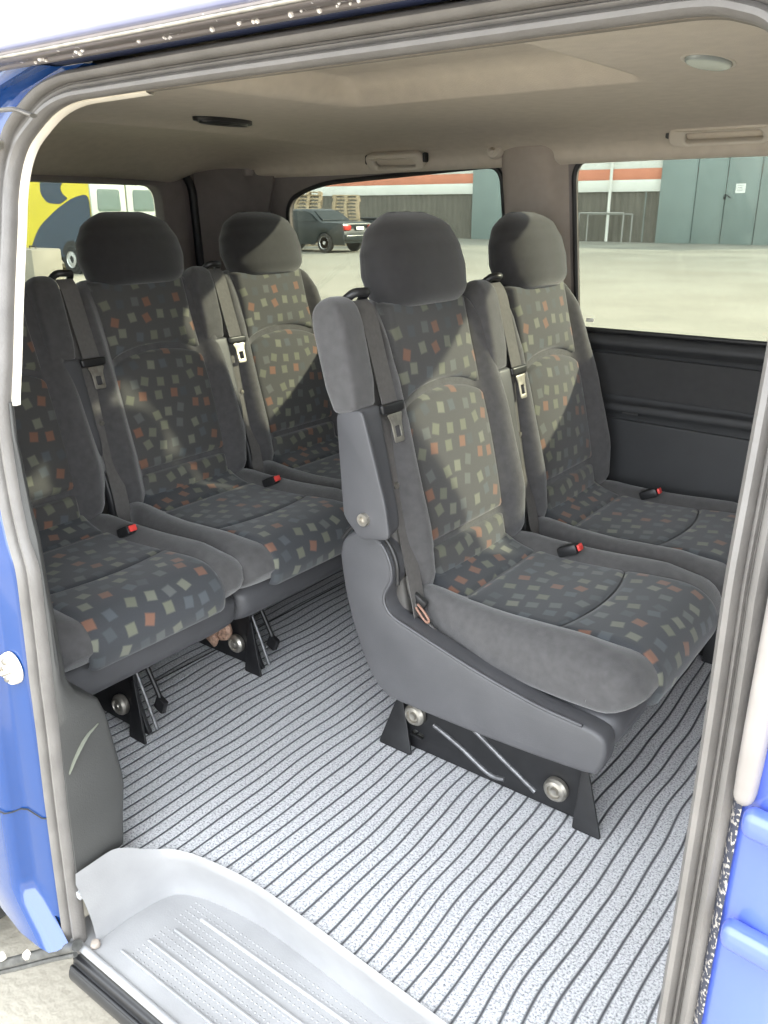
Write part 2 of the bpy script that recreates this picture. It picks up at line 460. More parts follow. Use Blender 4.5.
    def at(l):
        l = min(max(l, 0), T-1e-6)
        for i in range(len(acc)-1):
            if acc[i+1] >= l:
                t = (l-acc[i])/(acc[i+1]-acc[i]); p = prof[i]*(1-t)+prof[i+1]*t
                d = (prof[i+1]-prof[i]).normalized(); return p, Vector((-d.y, d.x))
    def cpanel(name, lo, hi, puff, w=.172):
        def pos(a, b):
            t = 2*a-1; l = lo(t)+(hi(t)-lo(t))*b
            p, n = at(l)
            ea = min(1, (1-abs(t))/.08); eb = min(1, (1-abs(2*b-1))*(hi(t)-lo(t))/2/.010)
            h = (-.012+.014*math.sin(ea*PI/2))+(-.0035+.0035*math.sin(eb*PI/2))+puff*(1-t*t)*(1-(2*b-1)**4)
            q = p+n*h
            return (q.x, t*w, q.y), (t*w+.3+.011, -l)
        return link(name, sheet(lambda a, b: pos(a, b)[0], 40, 40, lambda a, b: pos(a, b)[1]), PATC, root)
    cv = lambda t: .335-.030*t*t
    cpanel('cushion_rear_panel', lambda t: 0, lambda t: .098, .004, .160)
    cpanel('cushion_panel', lambda t: .103, lambda t: cv(t)-.0015, .006)
    cpanel('cushion_front_panel', lambda t: cv(t)+.0015, lambda t: T, .004)
    # plastic pan under the cushion
    link('seat_pan', loft([(-.06, 0, .268, .20, .050), (.1, 0, .268, .235, .050), (.3, 0, .270, .248, .052), (.452, 0, .280, .246, .050)],
         lambda s, p, q: (s-(max(0, .28-q)*.35 if s > .3 else 0), p, q), n=6, N=64, M=24, r0=.03, r1=.035), PLA, root)
    # buckle
    bx = Vector((.155, .165, .434))
    bk = link('belt_buckle', boxm(bx, (.050, .026, .024), .006, ('Y', -.45)), BLK, root)
    link('red_button', boxm(bx+Vector((.026, 0, .0135)), (.006, .020, .015), .002, ('Y', -.45)), RED, bk)
    st = link('buckle_stalk', tube(catmull([(.0, .238, .40), (-.005, .236, .47), (-.02, .232, .54)], 4), [.013]*8+[.010], 10, flat=.6), BLK, root)
    return root

def side_plate_pts(short=0):
    return [(-.12, .004), (.40-short, .004), (.385-short, .030), (.362-short, .10), (.352-short, .24), (-.085, .24), (-.075, .13)]

def make_base(root, ys, short=0, rib=True):
    for i, y in enumerate(ys):
        pts = rounded(side_plate_pts(short), .012, 3)
        hole = [rounded([(-.055, .035), (-.02, .032), (-.015, .046), (-.045, .052)], .006, 3)]
        pl = link('base_side_plate', plate(pts, hole, lambda x, z, d: (x, y+d, z), .010, .0015), BSTEEL, root)
        for rx, rz in ((-.035, .098), (.310-short, .060)):
            ro = link('roller', lathe([(.001, -.026), (.007, -.027), (.009, -.021), (.013, -.021), (.015, -.026), (.021, -.024), (.0255, -.018), (.0255, -.008), (.021, -.003), (.012, -.002), (.012, .004)], 'y', 30, (rx, y, rz)), STEEL, pl)
        if rib:
            for a in ([(.010, .085), (.075, .060), (.150, .022), (.190, .024)], [(.090, .128), (.170, .080), (.262, .027)]):
                link('pressed_rib', tube([(p[0], y-.006, p[1]) for p in catmull([(q[0], q[1], 0) for q in a], 5)], .0055, 8), RIB, pl)
        # splayed feet
        link('foot_flange', plate(rounded([(.352-short, .0), (.412-short, .0), (.364-short, .14), (.354-short, .14)], .005, 3), [],
             lambda x, z, d: (x+.005, y-.010+d-.02*max(0, .09-z)/.09, z+.002), .005, .001), BSTEEL, pl)
        link('foot_flange', plate(rounded([(-.122, .0), (-.03, .0), (-.045, .040), (-.070, .12), (-.086, .12)], .008, 3), [],
             lambda x, z, d: (x, y-.012+d-.02*max(0, .09-z)/.09, z+.002), .005, .001), BSTEEL, pl)
        for fx in (.365-short, -.075):
            link('floor_bolt', lathe([(.0, -.006), (.006, -.005), (.0075, 0), (.0075, .004)], 'y', 12, (fx, y-.020, .035)), STEEL, pl)
    xs = [-.035, .310-short]
    y0, y1 = min(ys), max(ys)
    if y1 > y0:
        for x in xs: link('cross_tube', tube([(x, y0, .10), (x, y1, .10)], .012, 12), BSTEEL, root)

def copy_tree(o, parent=None):
    c = o.copy(); COL.objects.link(c)
    if parent is not None: c.parent = parent; c.matrix_parent_inverse = Matrix.Identity(4)
    for ch in list(o.children): copy_tree(ch, c)
    return c

seat = make_seat()
spots = [
    (-.87, 1.475, 'front seat nearest the doorway, full side cover and steel base in view', 'forward row of seats', (-.145,)),
    (-.87, 1.975, 'front seat beside the far black door card, its headrest half sunlit', 'forward row of seats', (.17,)),
    (-1.765, .950, 'rear seat cut off by the left door edge, lozenge cushion fully lit', 'rear row of seats', (.045,)),
    (-1.765, 1.440, 'middle seat of the rear row, dark headrest against the rear window', 'rear row of seats', (-.075,)),
    (-1.765, 1.925, 'rear seat in the far corner, between rear window and side window', 'rear row of seats', (.15,)),
]
seats = []
for i, (x, y, lab, grp, ys) in enumerate(spots):
    s = seat if i == 0 else copy_tree(seat)
    s.location = (x, y, 0); s['label'] = 'charcoal lozenge-patterned ' + lab; s['group'] = grp
    seats.append(s)
for s, sp in zip(seats, spots): make_base(s, sp[4], 0 if sp[0] > -1 else .06, rib=sp[0] > -1)

# details of the nearest seat: the big moulded side cover
s1 = seats[0]
cov = [(-.138, .500), (-.128, .535), (-.097, .560), (-.066, .564), (-.030, .548), (-.008, .512), (-.006, .478), (-.022, .444), (-.020, .420), (.000, .400), (.05, .385),
       (.11, .368), (.20, .345), (.32, .322), (.425, .312), (.448, .285), (.440, .238), (.410, .222), (.22, .212), (.02, .212), (-.03, .222), (-.068, .265), (-.104, .345), (-.128, .430)]
def covmap(x, z, d): return (x, -.262+d*1.0, z)
covc = [(p.x, p.y) for p in catmull([(a, b, 0) for a, b in cov]+[(cov[0][0], cov[0][1], 0)], 4)][:-1]
sc_ = link('side_cover', plate(covc, [], covmap, .050, .009, ang=50), PLA, s1)
link('cover_edge_bead', tube([(x-.003, -.286, z) for x, z in [(a, b) for a, b in covc][4*4:14*4]], .0035, 8), PLA, sc_)
s1h = link('tower_side_plate', plate(rounded([back(.40, 0, -.038)[::2], back(.40, 0, .024)[::2], (-.010, .64), (.000, .575), (-.070, .562), (-.110, .60)], .014, 4), [],
     lambda x, z, d: (x+.010, -.313+d, z), .010, .003), PLA, s1)
link('cover_gap_shade', tube([(p.x, -.280, p.y) for p in catmull([(-.134, .535, 0), (-.105, .567, 0), (-.066, .572, 0), (-.024, .556, 0), (.000, .515, 0), (.003, .470, 0)], 5)], .0045, 8), BLK, sc_)  # black bar standing in for the shade in the gap round the disc
link('adjuster_socket', lathe([(.001, -.002), (.006, -.002), (.007, -.008), (.012, -.008), (.013, -.002), (.013, .004)], 'y', 20, (-.048, -.318, .605)), STEEL, s1h)
link('belt_anchor', boxm((.018, -.232, .425), (.045, .012, .020), .004, ('Y', .5)), BLK, s1)
aw = link('anchor_hook', tube(catmull([(.030, -.250, .424), (.048, -.254, .414), (.060, -.254, .399), (.054, -.254, .394), (.040, -.253, .404), (.026, -.250, .416)], 4), .0026, 8), ORNG, s1)
# plastic strap running down beside the cushion
link('lower_trim', tube(catmull([(-.004, -.240, .47), (.004, -.240, .44), (.030, -.242, .402), (.075, -.244, .372)], 5), .0035, 8), PLT, s1)
# buckle receiver seen beside the far wall on the second seat
# rusty latch gear under the rear row
rs = seats[3]
link('latch_gear', lathe([(.001, -.02), (.012, -.022), (.012, -.012), (.030, -.010), (.034, 0), (.030, .010), (.010, .012)], 'y', 18, (.215, -.105, .10)), RUST, rs)
link('latch_lever', boxm((.19, -.13, .085), (.07, .012, .030), .004, ('Y', .5)), RUST, rs)
for s, y in ((seats[2], .045), (seats[3], -.075)):
    link('release_lever', tube([(.275, y+.012, .175), (.310, y+.012, .10), (.345, y+.012, .016)], .0045, 8), RIB, s)
    link('release_lever', tube([(.300, y+.03, .17), (.340, y+.030, .10), (.352, y+.030, .055)], .006, 8), BSTEEL, s)
    link('release_catch', boxm((.345, y+.030, .075), (.030, .016, .036), .004, ('Y', .4)), BSTEEL, s)

# ------------------------------------------------------------------ van interior shell
XR, XF = -2.42, .75
def sst(x, a, b):
    t = min(1, max(0, (x-a)/(b-a))); return t*t*(3-2*t)
# floor: ribbed carpet with the cut-out for the step
edge = [(-1.141, .610), (-1.141, .640), (-1.140, .685), (-1.128, .745), (-1.100, .780), (-1.039, .803), (-.924, .818), (-.796, .815), (-.655, .806), (-.511, .797), (-.30, .785), (-.12, .775), (-.08, .76), (-.07, .60)]
edgc = [(p.x, p.y) for p in catmull([(a, b, 0) for a, b in edge], 5)]
outl = [(XR, .60)]+edgc+[(XF, .60), (XF, 2.30), (XR, 2.30)]
struct('floor', plate(outl, [], lambda x, y, d: (x, y, d-.006), .012, 0), CARPET)
struct('carpet_seam', tube([(-1.615, y, .0005+.0008*(i % 2)) for i, y in enumerate([.9+.1*k for k in range(14)])], .0018, 6), BRUB, parent=bpy.data.objects['floor'])
# step well
st = empty('entry_step', 'light grey plastic entry step below the carpet at the doorway', 'step', (-.6, .7, -.12))
def put(o): o.parent = st; o.matrix_parent_inverse = Matrix.Translation((.6, -.7, .12)); return o
put(link('step_riser', sheet(lambda a, b: (lambda p: (p[0]+.008*(1-sst(p[0], -1.138, -1.10)), p[1]-.006+.024*math.sin(max(0, b*1.1-.1)*PI/2)-(.004*math.sin(min(1, b*10)*PI/2)), (lambda t: t-(t+.118)*b)(.0085+(.048*(1-sst(p[1], .68, .778)) if p[0] < -1.07 else 0))))(edgc[min(int(a*(len(edgc)-1)+.5), len(edgc)-1)]), len(edgc)-1, 8), STEP))
put(link('step_tray', plate(rounded([(-1.20, .605), (-1.21, .74), (-1.12, .84), (-.9, .86), (-.05, .84), (-.05, .605)], .03, 4), [], lambda x, y, d: (x, y, -.124+d), .012, .002), STEP))
for k in range(4):
    yy = .64+.045*k
    put(link('tread_rib', tube([(-1.08+.02*k, yy, -.1165), (-.3, yy, -.1165)], .0035, 6), STEP))
def tread():
    bm = bmesh.new()
    for i in range(74):
        for j in range(13):
            x, y = -1.06+i*.0105, .648+j*.0125
            if abs(((y-.64) % .045)) < .006: continue
            v = [bm.verts.new((x+dx, y+dy, -.1178)) for dx, dy in ((-.0035, 0), (0, -.003), (.0035, 0), (0, .003))]
            t = bm.verts.new((x, y, -.1165))
            for q in range(4): bm.faces.new((v[q], v[(q+1) % 4], t))
    return from_bm(bm)
put(link('tread_grip', tread(), STEP))
put(link('step_lip', tube([(-1.21, .602, -.118), (-.9, .600, -.118), (-.05, .600, -.118)], .008, 8), STEP))
(put(link('step_screw', lathe([(.001, .006), (.007, .005), (.009, 0), (.009, -.004)], 'z', 16, (-1.128, .618, -.112)), PILL)))

# far (left-hand) wall: lower door card
prof = catmull([(2.262, -.01), (2.268, .10), (2.272, .30), (2.270, .50), (2.262, .600), (2.248, .622), (2.250, .640), (2.268, .652), (2.272, .70), (2.270, .775), (2.255, .792), (2.240, .806), (2.246, .822), (2.27, .832)], 4)
wl = struct('wall_left', sheet(lambda a, b: (XR+(XF-XR)*a, prof[int(b*(len(prof)-1)+.5)][0], prof[int(b*(len(prof)-1)+.5)][1]), 6, len(prof)-1), DOOR)
struct('door_card_insert', plate(rounded([(-1.02, .665), (-.16, .655), (-.16, .765), (-1.02, .780)], .02), [], lambda x, z, d: (x, 2.262+d, z), .012, .003), DOORT, parent=wl)
struct('door_card_pocket', plate(rounded([(-1.02, .10), (-.16, .10), (-.16, .585), (-1.02, .60)], .03), [], lambda x, z, d: (x, 2.262+d, z), .014, .004), DOOR, parent=wl)
struct('card_pull', boxm((-.83, 2.25, .618), (.05, .01, .008), .003), DOORT, parent=wl)
def yu(z): return 2.272-(z-.83)*.225
holeF = rounded([(-1.018, .838), (-.12, .838), (-.12, 1.300), (-1.018, 1.277)], [.03, .05, .05, .05], 8)
holeR = rounded([(-2.10, .838), (-1.232, .838), (-1.232, 1.272), (-1.90, 1.236), (-2.06, 1.185)], [.04, .03, .05, .12, .06], 8)
struct('window_frame', plate([(XR, .825), (XF, .825), (XF, 1.33), (XR, 1.33)], [holeF, holeR], lambda x, z, d: (x, yu(z)+.01+d, z), .02, 0), DPIL, parent=wl)
for nm, h in (('window_1', holeF), ('window_2', holeR)):
    w = struct(nm, plate(h, [], lambda x, z, d: (x, yu(z)+.018+d, z), .005, 0), GLASS)
    cen = Vector((sum(p[0] for p in h)/len(h), sum(p[1] for p in h)/len(h)))
    struct('window_rubber', tube([(p[0], yu(p[1])-.004, p[1]) for p in h], .007, 8, closed=True), BRUB, parent=w)
# small maker's etching at the pane corner
struct('glass_marking', boxm((-.985, yu(.86)+.012, .862), (.022, .001, .010), 0), mat('white etching', (.8, .8, .75, 1), .8), parent=bpy.data.objects['window_1'])
# pillar trim between the two far windows
pprof = catmull([(-1.226, .004), (-1.218, -.026), (-1.190, -.042), (-1.127, -.050), (-1.085, -.046), (-1.068, -.036), (-1.046, -.008), (-1.028, .004)], 4)
struct('trim_1', sheet(lambda a, b: (pprof[int(a*(len(pprof)-1)+.5)][0], yu(.80+.53*b)+pprof[int(a*(len(pprof)-1)+.5)][1], .80+.53*b), len(pprof)-1, 6), PILL)
struct('belt_slot', boxm((-1.216, yu(1.13)-.03, 1.13), (.012, .02, .03), .003), BRUB, parent=bpy.data.objects['trim_1'])
# rear wall and tailgate window
holeT = rounded([(.80, .82), (1.945, .82), (1.925, 1.232), (.80, 1.236)], .05, 8)
wr = struct('wall_rear', plate(rounded([(.45, .0), (2.36, .0), (2.30, 1.36), (.5, 1.36)], .02), [holeT], lambda y, z, d: (XR+.01+d, y, z), .02, 0), DPIL)
wt = struct('window_3', plate(holeT, [], lambda y, z, d: (XR-.002+d, y, z), .005, 0), GLASS)
struct('tailgate_surround', plate(rounded([(.70, .74), (2.045, .74), (2.02, 1.275), (.70, 1.28)], .08, 8), [holeT], lambda y, z, d: (XR+.03+d, y, z), .03, .006), DPIL, parent=wt)
struct('tailgate_seal', tube([(XR+.045, p[0], p[1]) for p in rounded([(.64, .68), (2.085, .68), (2.055, 1.285), (.64, 1.292)], .09, 8)], .014, 8, closed=True), BRUB, parent=wt)
# D pillar trim rounding the far rear corner
def dp(a, b):
    z = .0+1.33*b
    x = XR+.04+.30*a; ye = yu(max(z, .83))-.012
    y = 2.075+(ye-2.075)*math.sin(a*PI/2)**.8
    return (x, y-.03*math.sin(a*PI)*0, z)
# (a shallow curved panel, open only towards the window)
def dpil():
    bm = bmesh.new(); na, nb = 16, 30; g = []
    for i in range(na+1):
        col = []
        for j in range(nb+1):
            z = 1.33*j/nb
            w = .245-.0*z if z < .85 else .245+.06*max(0, (z-1.14)/.12)
            a = i/na; x = XR+.035+w*a; ye = yu(max(z, .83))-.012
            y = 2.085+(ye-2.085)*math.sin(a*PI/2)**1.2
            col.append(bm.verts.new((x, y, z)))
        g.append(col)
    for i in range(na):
        for j in range(nb): bm.faces.new((g[i][j], g[i+1][j], g[i+1][j+1], g[i][j+1]))
    bmesh.ops.recalc_face_normals(bm, faces=bm.faces)
    bmesh.ops.solidify(bm, geom=bm.faces[:], thickness=.012)
    return from_bm(bm, 50)
struct('trim_2', dpil(), DPIL)
struct('sun_block_panel', plate([(.60, -.02), (2.34, -.02), (2.34, 1.0), (2.24, 1.40), (.72, 1.40)], [], lambda y, z, d: (XF+d, y, z), .02, 0), DPIL)  # unseen solid partition, added to keep stray sun off the carpet
# headliner with the raised tray
def sst(x, a, b):
    t = min(1, max(0, (x-a)/(b-a))); return t*t*(3-2*t)
hp = catmull([(.757, 1.308), (.775, 1.322), (.85, 1.340), (1.05, 1.348), (1.5, 1.353), (1.8, 1.350), (1.98, 1.342), (2.08, 1.325), (2.135, 1.298), (2.150, 1.272), (2.163, 1.262)], 8)
def hl(a, b):
    x = XR-.005+(XF-XR)*a
    i = b*(len(hp)-1); k = min(int(i), len(hp)-2); t = i-k; p = hp[k]*(1-t)+hp[k+1]*t
    y, z = p.x, p.y
    edgef = sst(y, .78, .95)*(1-sst(y, 1.95, 2.12))
    z += .045*sst(x, -1.165, -1.125)*(1-sst(x, -.572, -.552))*sst(y, .80, .84)*(1-sst(y, 1.388, 1.418))
    z -= .10*(1-sst(x, XR, XR+.42))**1.6*(.35+.65*edgef)
    z += .012*sst(x, -2.0, -.6)*(0 if y < 2.1 else 1)
    # broad roof rib behind the tray
    z -= .012*math.exp(-((x+1.72)/.05)**2)*edgef
    return (x, y, z)
struct('ceiling', sheet(hl, 300, len(hp)*2, thick=.006), HEAD)
# roof above (blocks the sky)
rf = catmull([(.660, 1.338), (.650, 1.340), (.647, 1.347), (.652, 1.356), (.70, 1.385), (1.0, 1.43), (1.5, 1.445), (2.0, 1.41), (2.2, 1.36), (2.215, 1.30)], 5)
def ext(pts, x0, x1, nx=2, thick=0):
    return sheet(lambda a, b: (x0+(x1-x0)*a, pts[int(b*(len(pts)-1)+.5)][0], pts[int(b*(len(pts)-1)+.5)][1]), nx, len(pts)-1, thick=thick)
SILV = mat('pale roof edge paint', (.20, .21, .33, 1), .3, var=.05, coat=1)
struct('trim_3', ext(rf, XR-.05, 1.3), SILV, 'blue painted roof skin')

# ceiling furniture
def handle(x0, x1, y, z, lab):
    h = empty('grab_handle', lab, 'handle', ((x0+x1)/2, y, z), group='grab handles on the far roof edge')
    L = (x1-x0)/2
    out_ = rounded([(-L, -.026), (L, -.026), (L*.93, .026), (-L*.93, .026)], .022, 6)
    slot = rounded([(-L*.66, -.016), (L*.74, -.016), (L*.70, .009), (-L*.63, .009)], .010, 5)
    up = Vector((0, -.62, .78)); nrm = Vector((0, -.78, -.62))
    fn = lambda a, b, d: tuple(Vector((a, 0, 0))+up*b+nrm*(d+.012+.010*(1-(a/L)**2)))
    link('grip', plate(out_, [slot], fn, .020, .006), HAND, h)
    link('mount_base', plate(rounded([(-L*.95, -.030), (L*.95, -.030), (L*.85, .022), (-L*.85, .022)], .02, 5), [], lambda a, b, d: tuple(Vector((a, 0, 0))+up*b+nrm*d), .010, .003), HEAD, h)
    for q in (-1, 1): link('end_cap', boxm(tuple(Vector((q*L*1.0, 0, 0))+nrm*.004), (.010, .020, .026), .004), BRUB, h)
    return h
handle(-1.645, -1.440, 2.108, 1.297, 'taupe grab handle above the rear side window, further from the doorway')
handle(-.745, -.500, 2.085, 1.325, 'pale grab handle above the front side window, at the right edge')
ck = empty('coat_hook', 'small taupe coat hook between the two ceiling grab handles', 'hook', (-1.225, 2.115, 1.305))
link('hook_base', lathe([(.001, .0), (.018, -.001), (.022, .006), (.022, .02)], 'y', 20, (0, -.006, 0)), HAND, ck)
link('hook_arm', tube(catmull([(0, -.005, .004), (.004, -.022, .0), (.010, -.030, -.006)], 4), .006, 8), HAND, ck)
ck2 = empty('belt_stud', 'small round trim stud on the ceiling in the far rear corner', 'stud', (-2.07, 2.03, 1.262))
link('stud_cap', lathe([(.001, -.004), (.014, -.003), (.018, .004), (.018, .014)], 'z', 18), DPIL, ck2)
def dome(x, y, z, ry, rx, m, lab):
    d = empty('ceiling_lamp', lab, 'lamp', (x, y, z), 0, 'unlit oval lamps in the headliner')
    def oval(k, dz): return [(rx*k*math.cos(2*PI*i/40), ry*k*math.sin(2*PI*i/40)) for i in range(40)]
    link('lamp_lens', plate(oval(.84, 0), [], lambda a, b, q: (a, b, q-.003), .012, .004), m, d)
    link('lamp_bezel', plate(oval(1, 0), [oval(.86, 0)], lambda a, b, q: (a, b, q), .010, .002), HAND if m is not BLK else BLK, d)
LENS = mat('frosted grey lens', (.30, .33, .32, 1), .25, var=.06)
dome(-1.53, 1.43, 1.343, .085, .032, BLK, 'small dark oval lamp in the ceiling above the rear row')
dome(-.420, 1.30, 1.349, .078, .030, LENS, 'pale grey oval lamp in the ceiling at the upper right')

# ------------------------------------------------------------------ doorway: seals, pillars, rails
def yo(z):
    k = [(-.4, .590), (-.1, .600), (.43, .615), (.88, .640), (1.16, .700), (1.275, .728), (1.40, .760)]
    for a, b in zip(k, k[1:]):
        if z <= b[0]: return a[1]+(b[1]-a[1])*max(0, (z-a[0])/(b[0]-a[0]))
    return k[-1][1]
base = [(-1.152, -.135), (-1.153, .05), (-1.153, .20), (-1.150, .34), (-1.151, .467), (-1.154, .55), (-1.158, .62), (-1.175, .675), (-1.188, .74), (-1.197, .82), (-1.198, .93), (-1.202, 1.03), (-1.203, 1.12), (-1.204, 1.19),
        (-1.190, 1.233), (-1.160, 1.259), (-1.124, 1.279), (-1.080, 1.289), (-1.02, 1.291), (-.825, 1.293), (-.557, 1.2936), (-.33, 1.294), (-.25, 1.2935), (-.218, 1.287), (-.195, 1.276), (-.172, 1.25), (-.158, 1.19), (-.152, 1.08), (-.148, .89), (-.1455, .77), (-.144, .63), (-.143, .42), (-.142, .1), (-.142, -.135)]
bpth = [(p.x, p.y) for p in catmull([(a, b, 0) for a, b in base], 8)]
def sweep(path, prof, closed_prof=False, ang=50):
    """path in (x,z), prof: (outward offset, depth in y); y follows the body side"""
    n = len(path); rows = []
    for i in range(n):
        a, b = path[max(i-1, 0)], path[min(i+1, n-1)]
        t = Vector((b[0]-a[0], b[1]-a[1])).normalized(); o = Vector((-t.y, t.x))  # left of travel = outward (clockwise path)
        rows.append([(path[i][0]+o.x*p[0], yo(path[i][1])+p[1], path[i][1]+o.y*p[0]) for p in prof])
    bm = bmesh.new(); g = [[bm.verts.new(v) for v in r] for r in rows]; m = len(prof)
    for A, B in zip(g, g[1:]):
        for k in range(m if closed_prof else m-1): bm.faces.new((A[k], A[(k+1) % m], B[(k+1) % m], B[k]))
    return from_bm(bm, ang)
def arc(c, r, a0, a1, k=7): return [(c[0]+r*math.cos(math.radians(a0+(a1-a0)*i/k)), c[1]+r*math.sin(math.radians(a0+(a1-a0)*i/k))) for i in range(k+1)]
# offsets: +o is away from the opening; y more negative is nearer the viewer
inner = [(.004, .020), (.0005, .014), (-.001, .006), (.0005, -.001), (.004, -.006), (.0085, -.006), (.0115, -.002), (.0130, .004)]
mid = [(.0125, .004), (.0145, .000), (.0165, -.001), (.0180, .002), (.0195, -.001), (.0215, .002), (.0215, .006)]
outr = [(.0205, .004), (.0210, -.006), (.0235, -.012), (.0275, -.014), (.0315, -.011), (.0345, -.004), (.0355, .008), (.034, .02)]
ds = empty('door_seal', 'weathered grey ribbed rubber seal around the whole side doorway', 'door seal', (-.65, .6, -.14))
def puts(o): o.parent = ds; o.matrix_parent_inverse = Matrix.Translation((.65, -.6, .14)); return o
puts(link('seal_tube', sweep(bpth, inner), RUB)); puts(link('seal_ridge', sweep(bpth, mid), RUB)); puts(link('seal_lip', sweep(bpth, outr), RUB))
# cream strip inside the seal: left upper run and the roof edge
i0 = next(i for i, p in enumerate(bpth) if p[1] > .865)
i1 = next(i for i, p in enumerate(bpth) if p[0] > -.93)
struct('trim_4', sweep(bpth[i0:i1], [(.006, .014), (-.001, .015), (-.003, .020), (-.003, .027), (.004, .030), (.02, .030)]), CREAM)
i2 = next(i for i, p in enumerate(bpth) if p[0] > -.17)
struct('trim_5', sweep(bpth[i1-2:i2], [(.006, .014), (.0, .015), (-.001, .020), (.003, .026), (.02, .034)]), mat('beige roof edge trim', (.17, .15, .125, 1), .7))
# near rear pillar trim (dark plastic) with the swollen foot
def cp(a, b):
    pass
def cpillar():
    kz = [(-.01, .715, -1.150), (.075, .725, -1.150), (.166, .737, -1.150), (.308, .720, -1.150), (.350, .708, -1.150), (.385, .668, -1.150), (.417, .654, -1.150), (.52, .652, -1.151), (.60, .650, -1.155), (.66, .654, -1.163), (.72, .655, -1.176), (.78, .657, -1.186), (.83, .656, -1.192), (.88, .660, -1.195)]
    bm = bmesh.new(); rows = []
    N = 48
    for i in range(N+1):
        z = .035+.845*i/N
        yi, xf = interp(kz, z)
        y0 = yo(z)+.012; r = .012
        pr = [(xf-.02, y0-.01), (xf, y0)]
        pr += [(xf+.004, y0+(yi-r-y0)*k/4) for k in range(1, 4)]
        pr += [(xf-r+r*math.cos(t), yi-r+r*math.sin(t)) for t in (0, .4, .8, 1.2, PI/2)]
        pr += [(xf-.12, yi+.002), (xf-.5, yi+.002)]
        rows.append([bm.verts.new((p[0], p[1], z)) for p in pr])
    for A, B in zip(rows, rows[1:]):
        for k in range(len(A)-1): bm.faces.new((A[k], A[k+1], B[k+1], B[k]))
    return from_bm(bm, 50)
TRM = mat('scuffed grey pillar plastic', (.050, .050, .048, 1), .5, var=.12, scale=8, bump=.15, bscale=400)
struct('trim_6', cpillar(), TRM)
# pale scuff across the foot of the pillar trim
sf = catmull([(-1.147, .628, .245), (-1.147, .645, .275), (-1.147, .668, .300), (-1.147, .695, .312)], 5)
struct('scuff_mark', tube([tuple(p) for p in sf], [.002+.006*math.sin(i/(len(sf)-1)*PI) for i in range(len(sf))], 6, flat=.3), mat('chalky scuff', (.095, .10, .078, 1), .8), parent=bpy.data.objects['trim_6'])

# painted body: rear jamb and outer skin on the left of the picture
def jamb():
    bm = bmesh.new(); rows = []
    for i in range(61):
        z = -.112+1.442*i/60
        xl = interp([(-.15, -1.183), (.34, -1.182), (.467, -1.183), (.55, -1.186), (.62, -1.190), (.675, -1.205), (.74, -1.220), (.82, -1.229), (1.19, -1.236), (1.233, -1.222), (1.27, -1.185), (1.305, -1.12), (1.33, -1.02), (1.37, -1.0)], z)[0]
        y = yo(z)
        lo = 0 if z > -.02 else (-.02-z)*.9
        pr = [(xl, y+.02), (xl-.004, y-.004), (xl-.012, y-.012), (xl-.055+lo, y-.014), (xl-.066+lo, y-.020), (xl-.070+lo, y-.034), (xl-.078+lo, y-.044), (xl-.10+lo, y-.048), (xl-.16+lo, y-.05), (xl-1.2, y-.02)]
        if z < .08:
            k = (.08-z)/.2; pr = [(a, b) for a, b in pr[:-1]]+[(xl-.16-.9*(1-k)**2, y-.04)]
        rows.append([bm.verts.new((p[0], p[1], z)) for p in pr])
    for A, B in zip(rows, rows[1:]):
        for k in range(len(A)-1): bm.faces.new((A[k], A[k+1], B[k+1], B[k]))
    return from_bm(bm, 50)
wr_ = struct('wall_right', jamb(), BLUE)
wy = yo(.15)
struct('weld_seam', tube([(-1.184, wy-.007, .152), (-1.196, wy-.0145, .152), (-1.238, wy-.0165, .152), (-1.249, wy-.0235, .152), (-1.252, wy-.036, .152), (-1.260, wy-.0475, .152), (-1.285, wy-.0515, .152), (-1.35, wy-.0525, .152)], .0013, 6), BRUB, parent=wr_)
# door striker plate
sk = empty('door_striker', 'round cream striker plate with pin on the blue door frame', 'striker', (-1.222, yo(.44)-.024, .44))
link('plate', lathe([(.001, -.004), (.020, -.004), (.026, -.002), (.028, .004), (.028, .01)], 'y', 32), CREAM, sk)
link('striker_pin', tube([(-.012, -.002, .0), (-.010, -.016, .0), (.012, -.016, .002), (.014, -.002, .002)], .0035, 8), STEEL, sk)
for a, b in ((0, .016), (0, -.016)): link('screw', lathe([(.001, -.008), (.005, -.007), (.006, -.003)], 'y', 12, (a, 0, b)), STEEL, sk)
# latch bracket high on the rear frame
lb = empty('latch_bracket', 'bright metal guide bracket at the upper left frame corner', 'bracket', (-1.215, .70, 1.245))
link('bracket_arm', boxm((0, -.01, 0), (.05, .016, .012), .003, ('Y', .3)), STEEL, lb)
link('bracket_hook', tube(catmull([(.03, -.012, .035), (.08, -.014, .034), (.12, -.012, .024)], 4), .006, 8, flat=.5), STEEL, lb)
link('bracket_block', boxm((-.03, -.01, -.05), (.03, .02, .03), .005), BLK, lb)

# top of the opening: painted channel, rail, roof drip
def extx(pts, x0, x1): return ext([Vector(p) for p in pts], x0, x1, 2)
tp = struct('trim_7', extx(catmull([(.775, 1.348), (.748, 1.336), (.730, 1.331), (.718, 1.333), (.716, 1.340)], 4), -1.25, 1.1), mat('dark blue channel paint', (.012, .018, .05, 1), .5))
struct('channel_shadow_gap', extx([(.716, 1.339), (.745, 1.342), (.745, 1.352), (.700, 1.350)], -1.5, 1.1), BRUB, parent=tp)
rl = empty('roof_rail', 'dusty metal upper door rail with beads of dirt under the roof edge', 'rail', (-.6, .68, 1.34))
def putr(o): o.parent = rl; o.matrix_parent_inverse = Matrix.Translation((.6, -.68, -1.34)); return o
putr(link('rail_channel', extx(catmull([(.722, 1.345), (.708, 1.336), (.698, 1.329), (.690, 1.328), (.684, 1.332), (.672, 1.329), (.662, 1.329), (.656, 1.334), (.655, 1.340)], 4), -1.6, 1.1), RAILM))
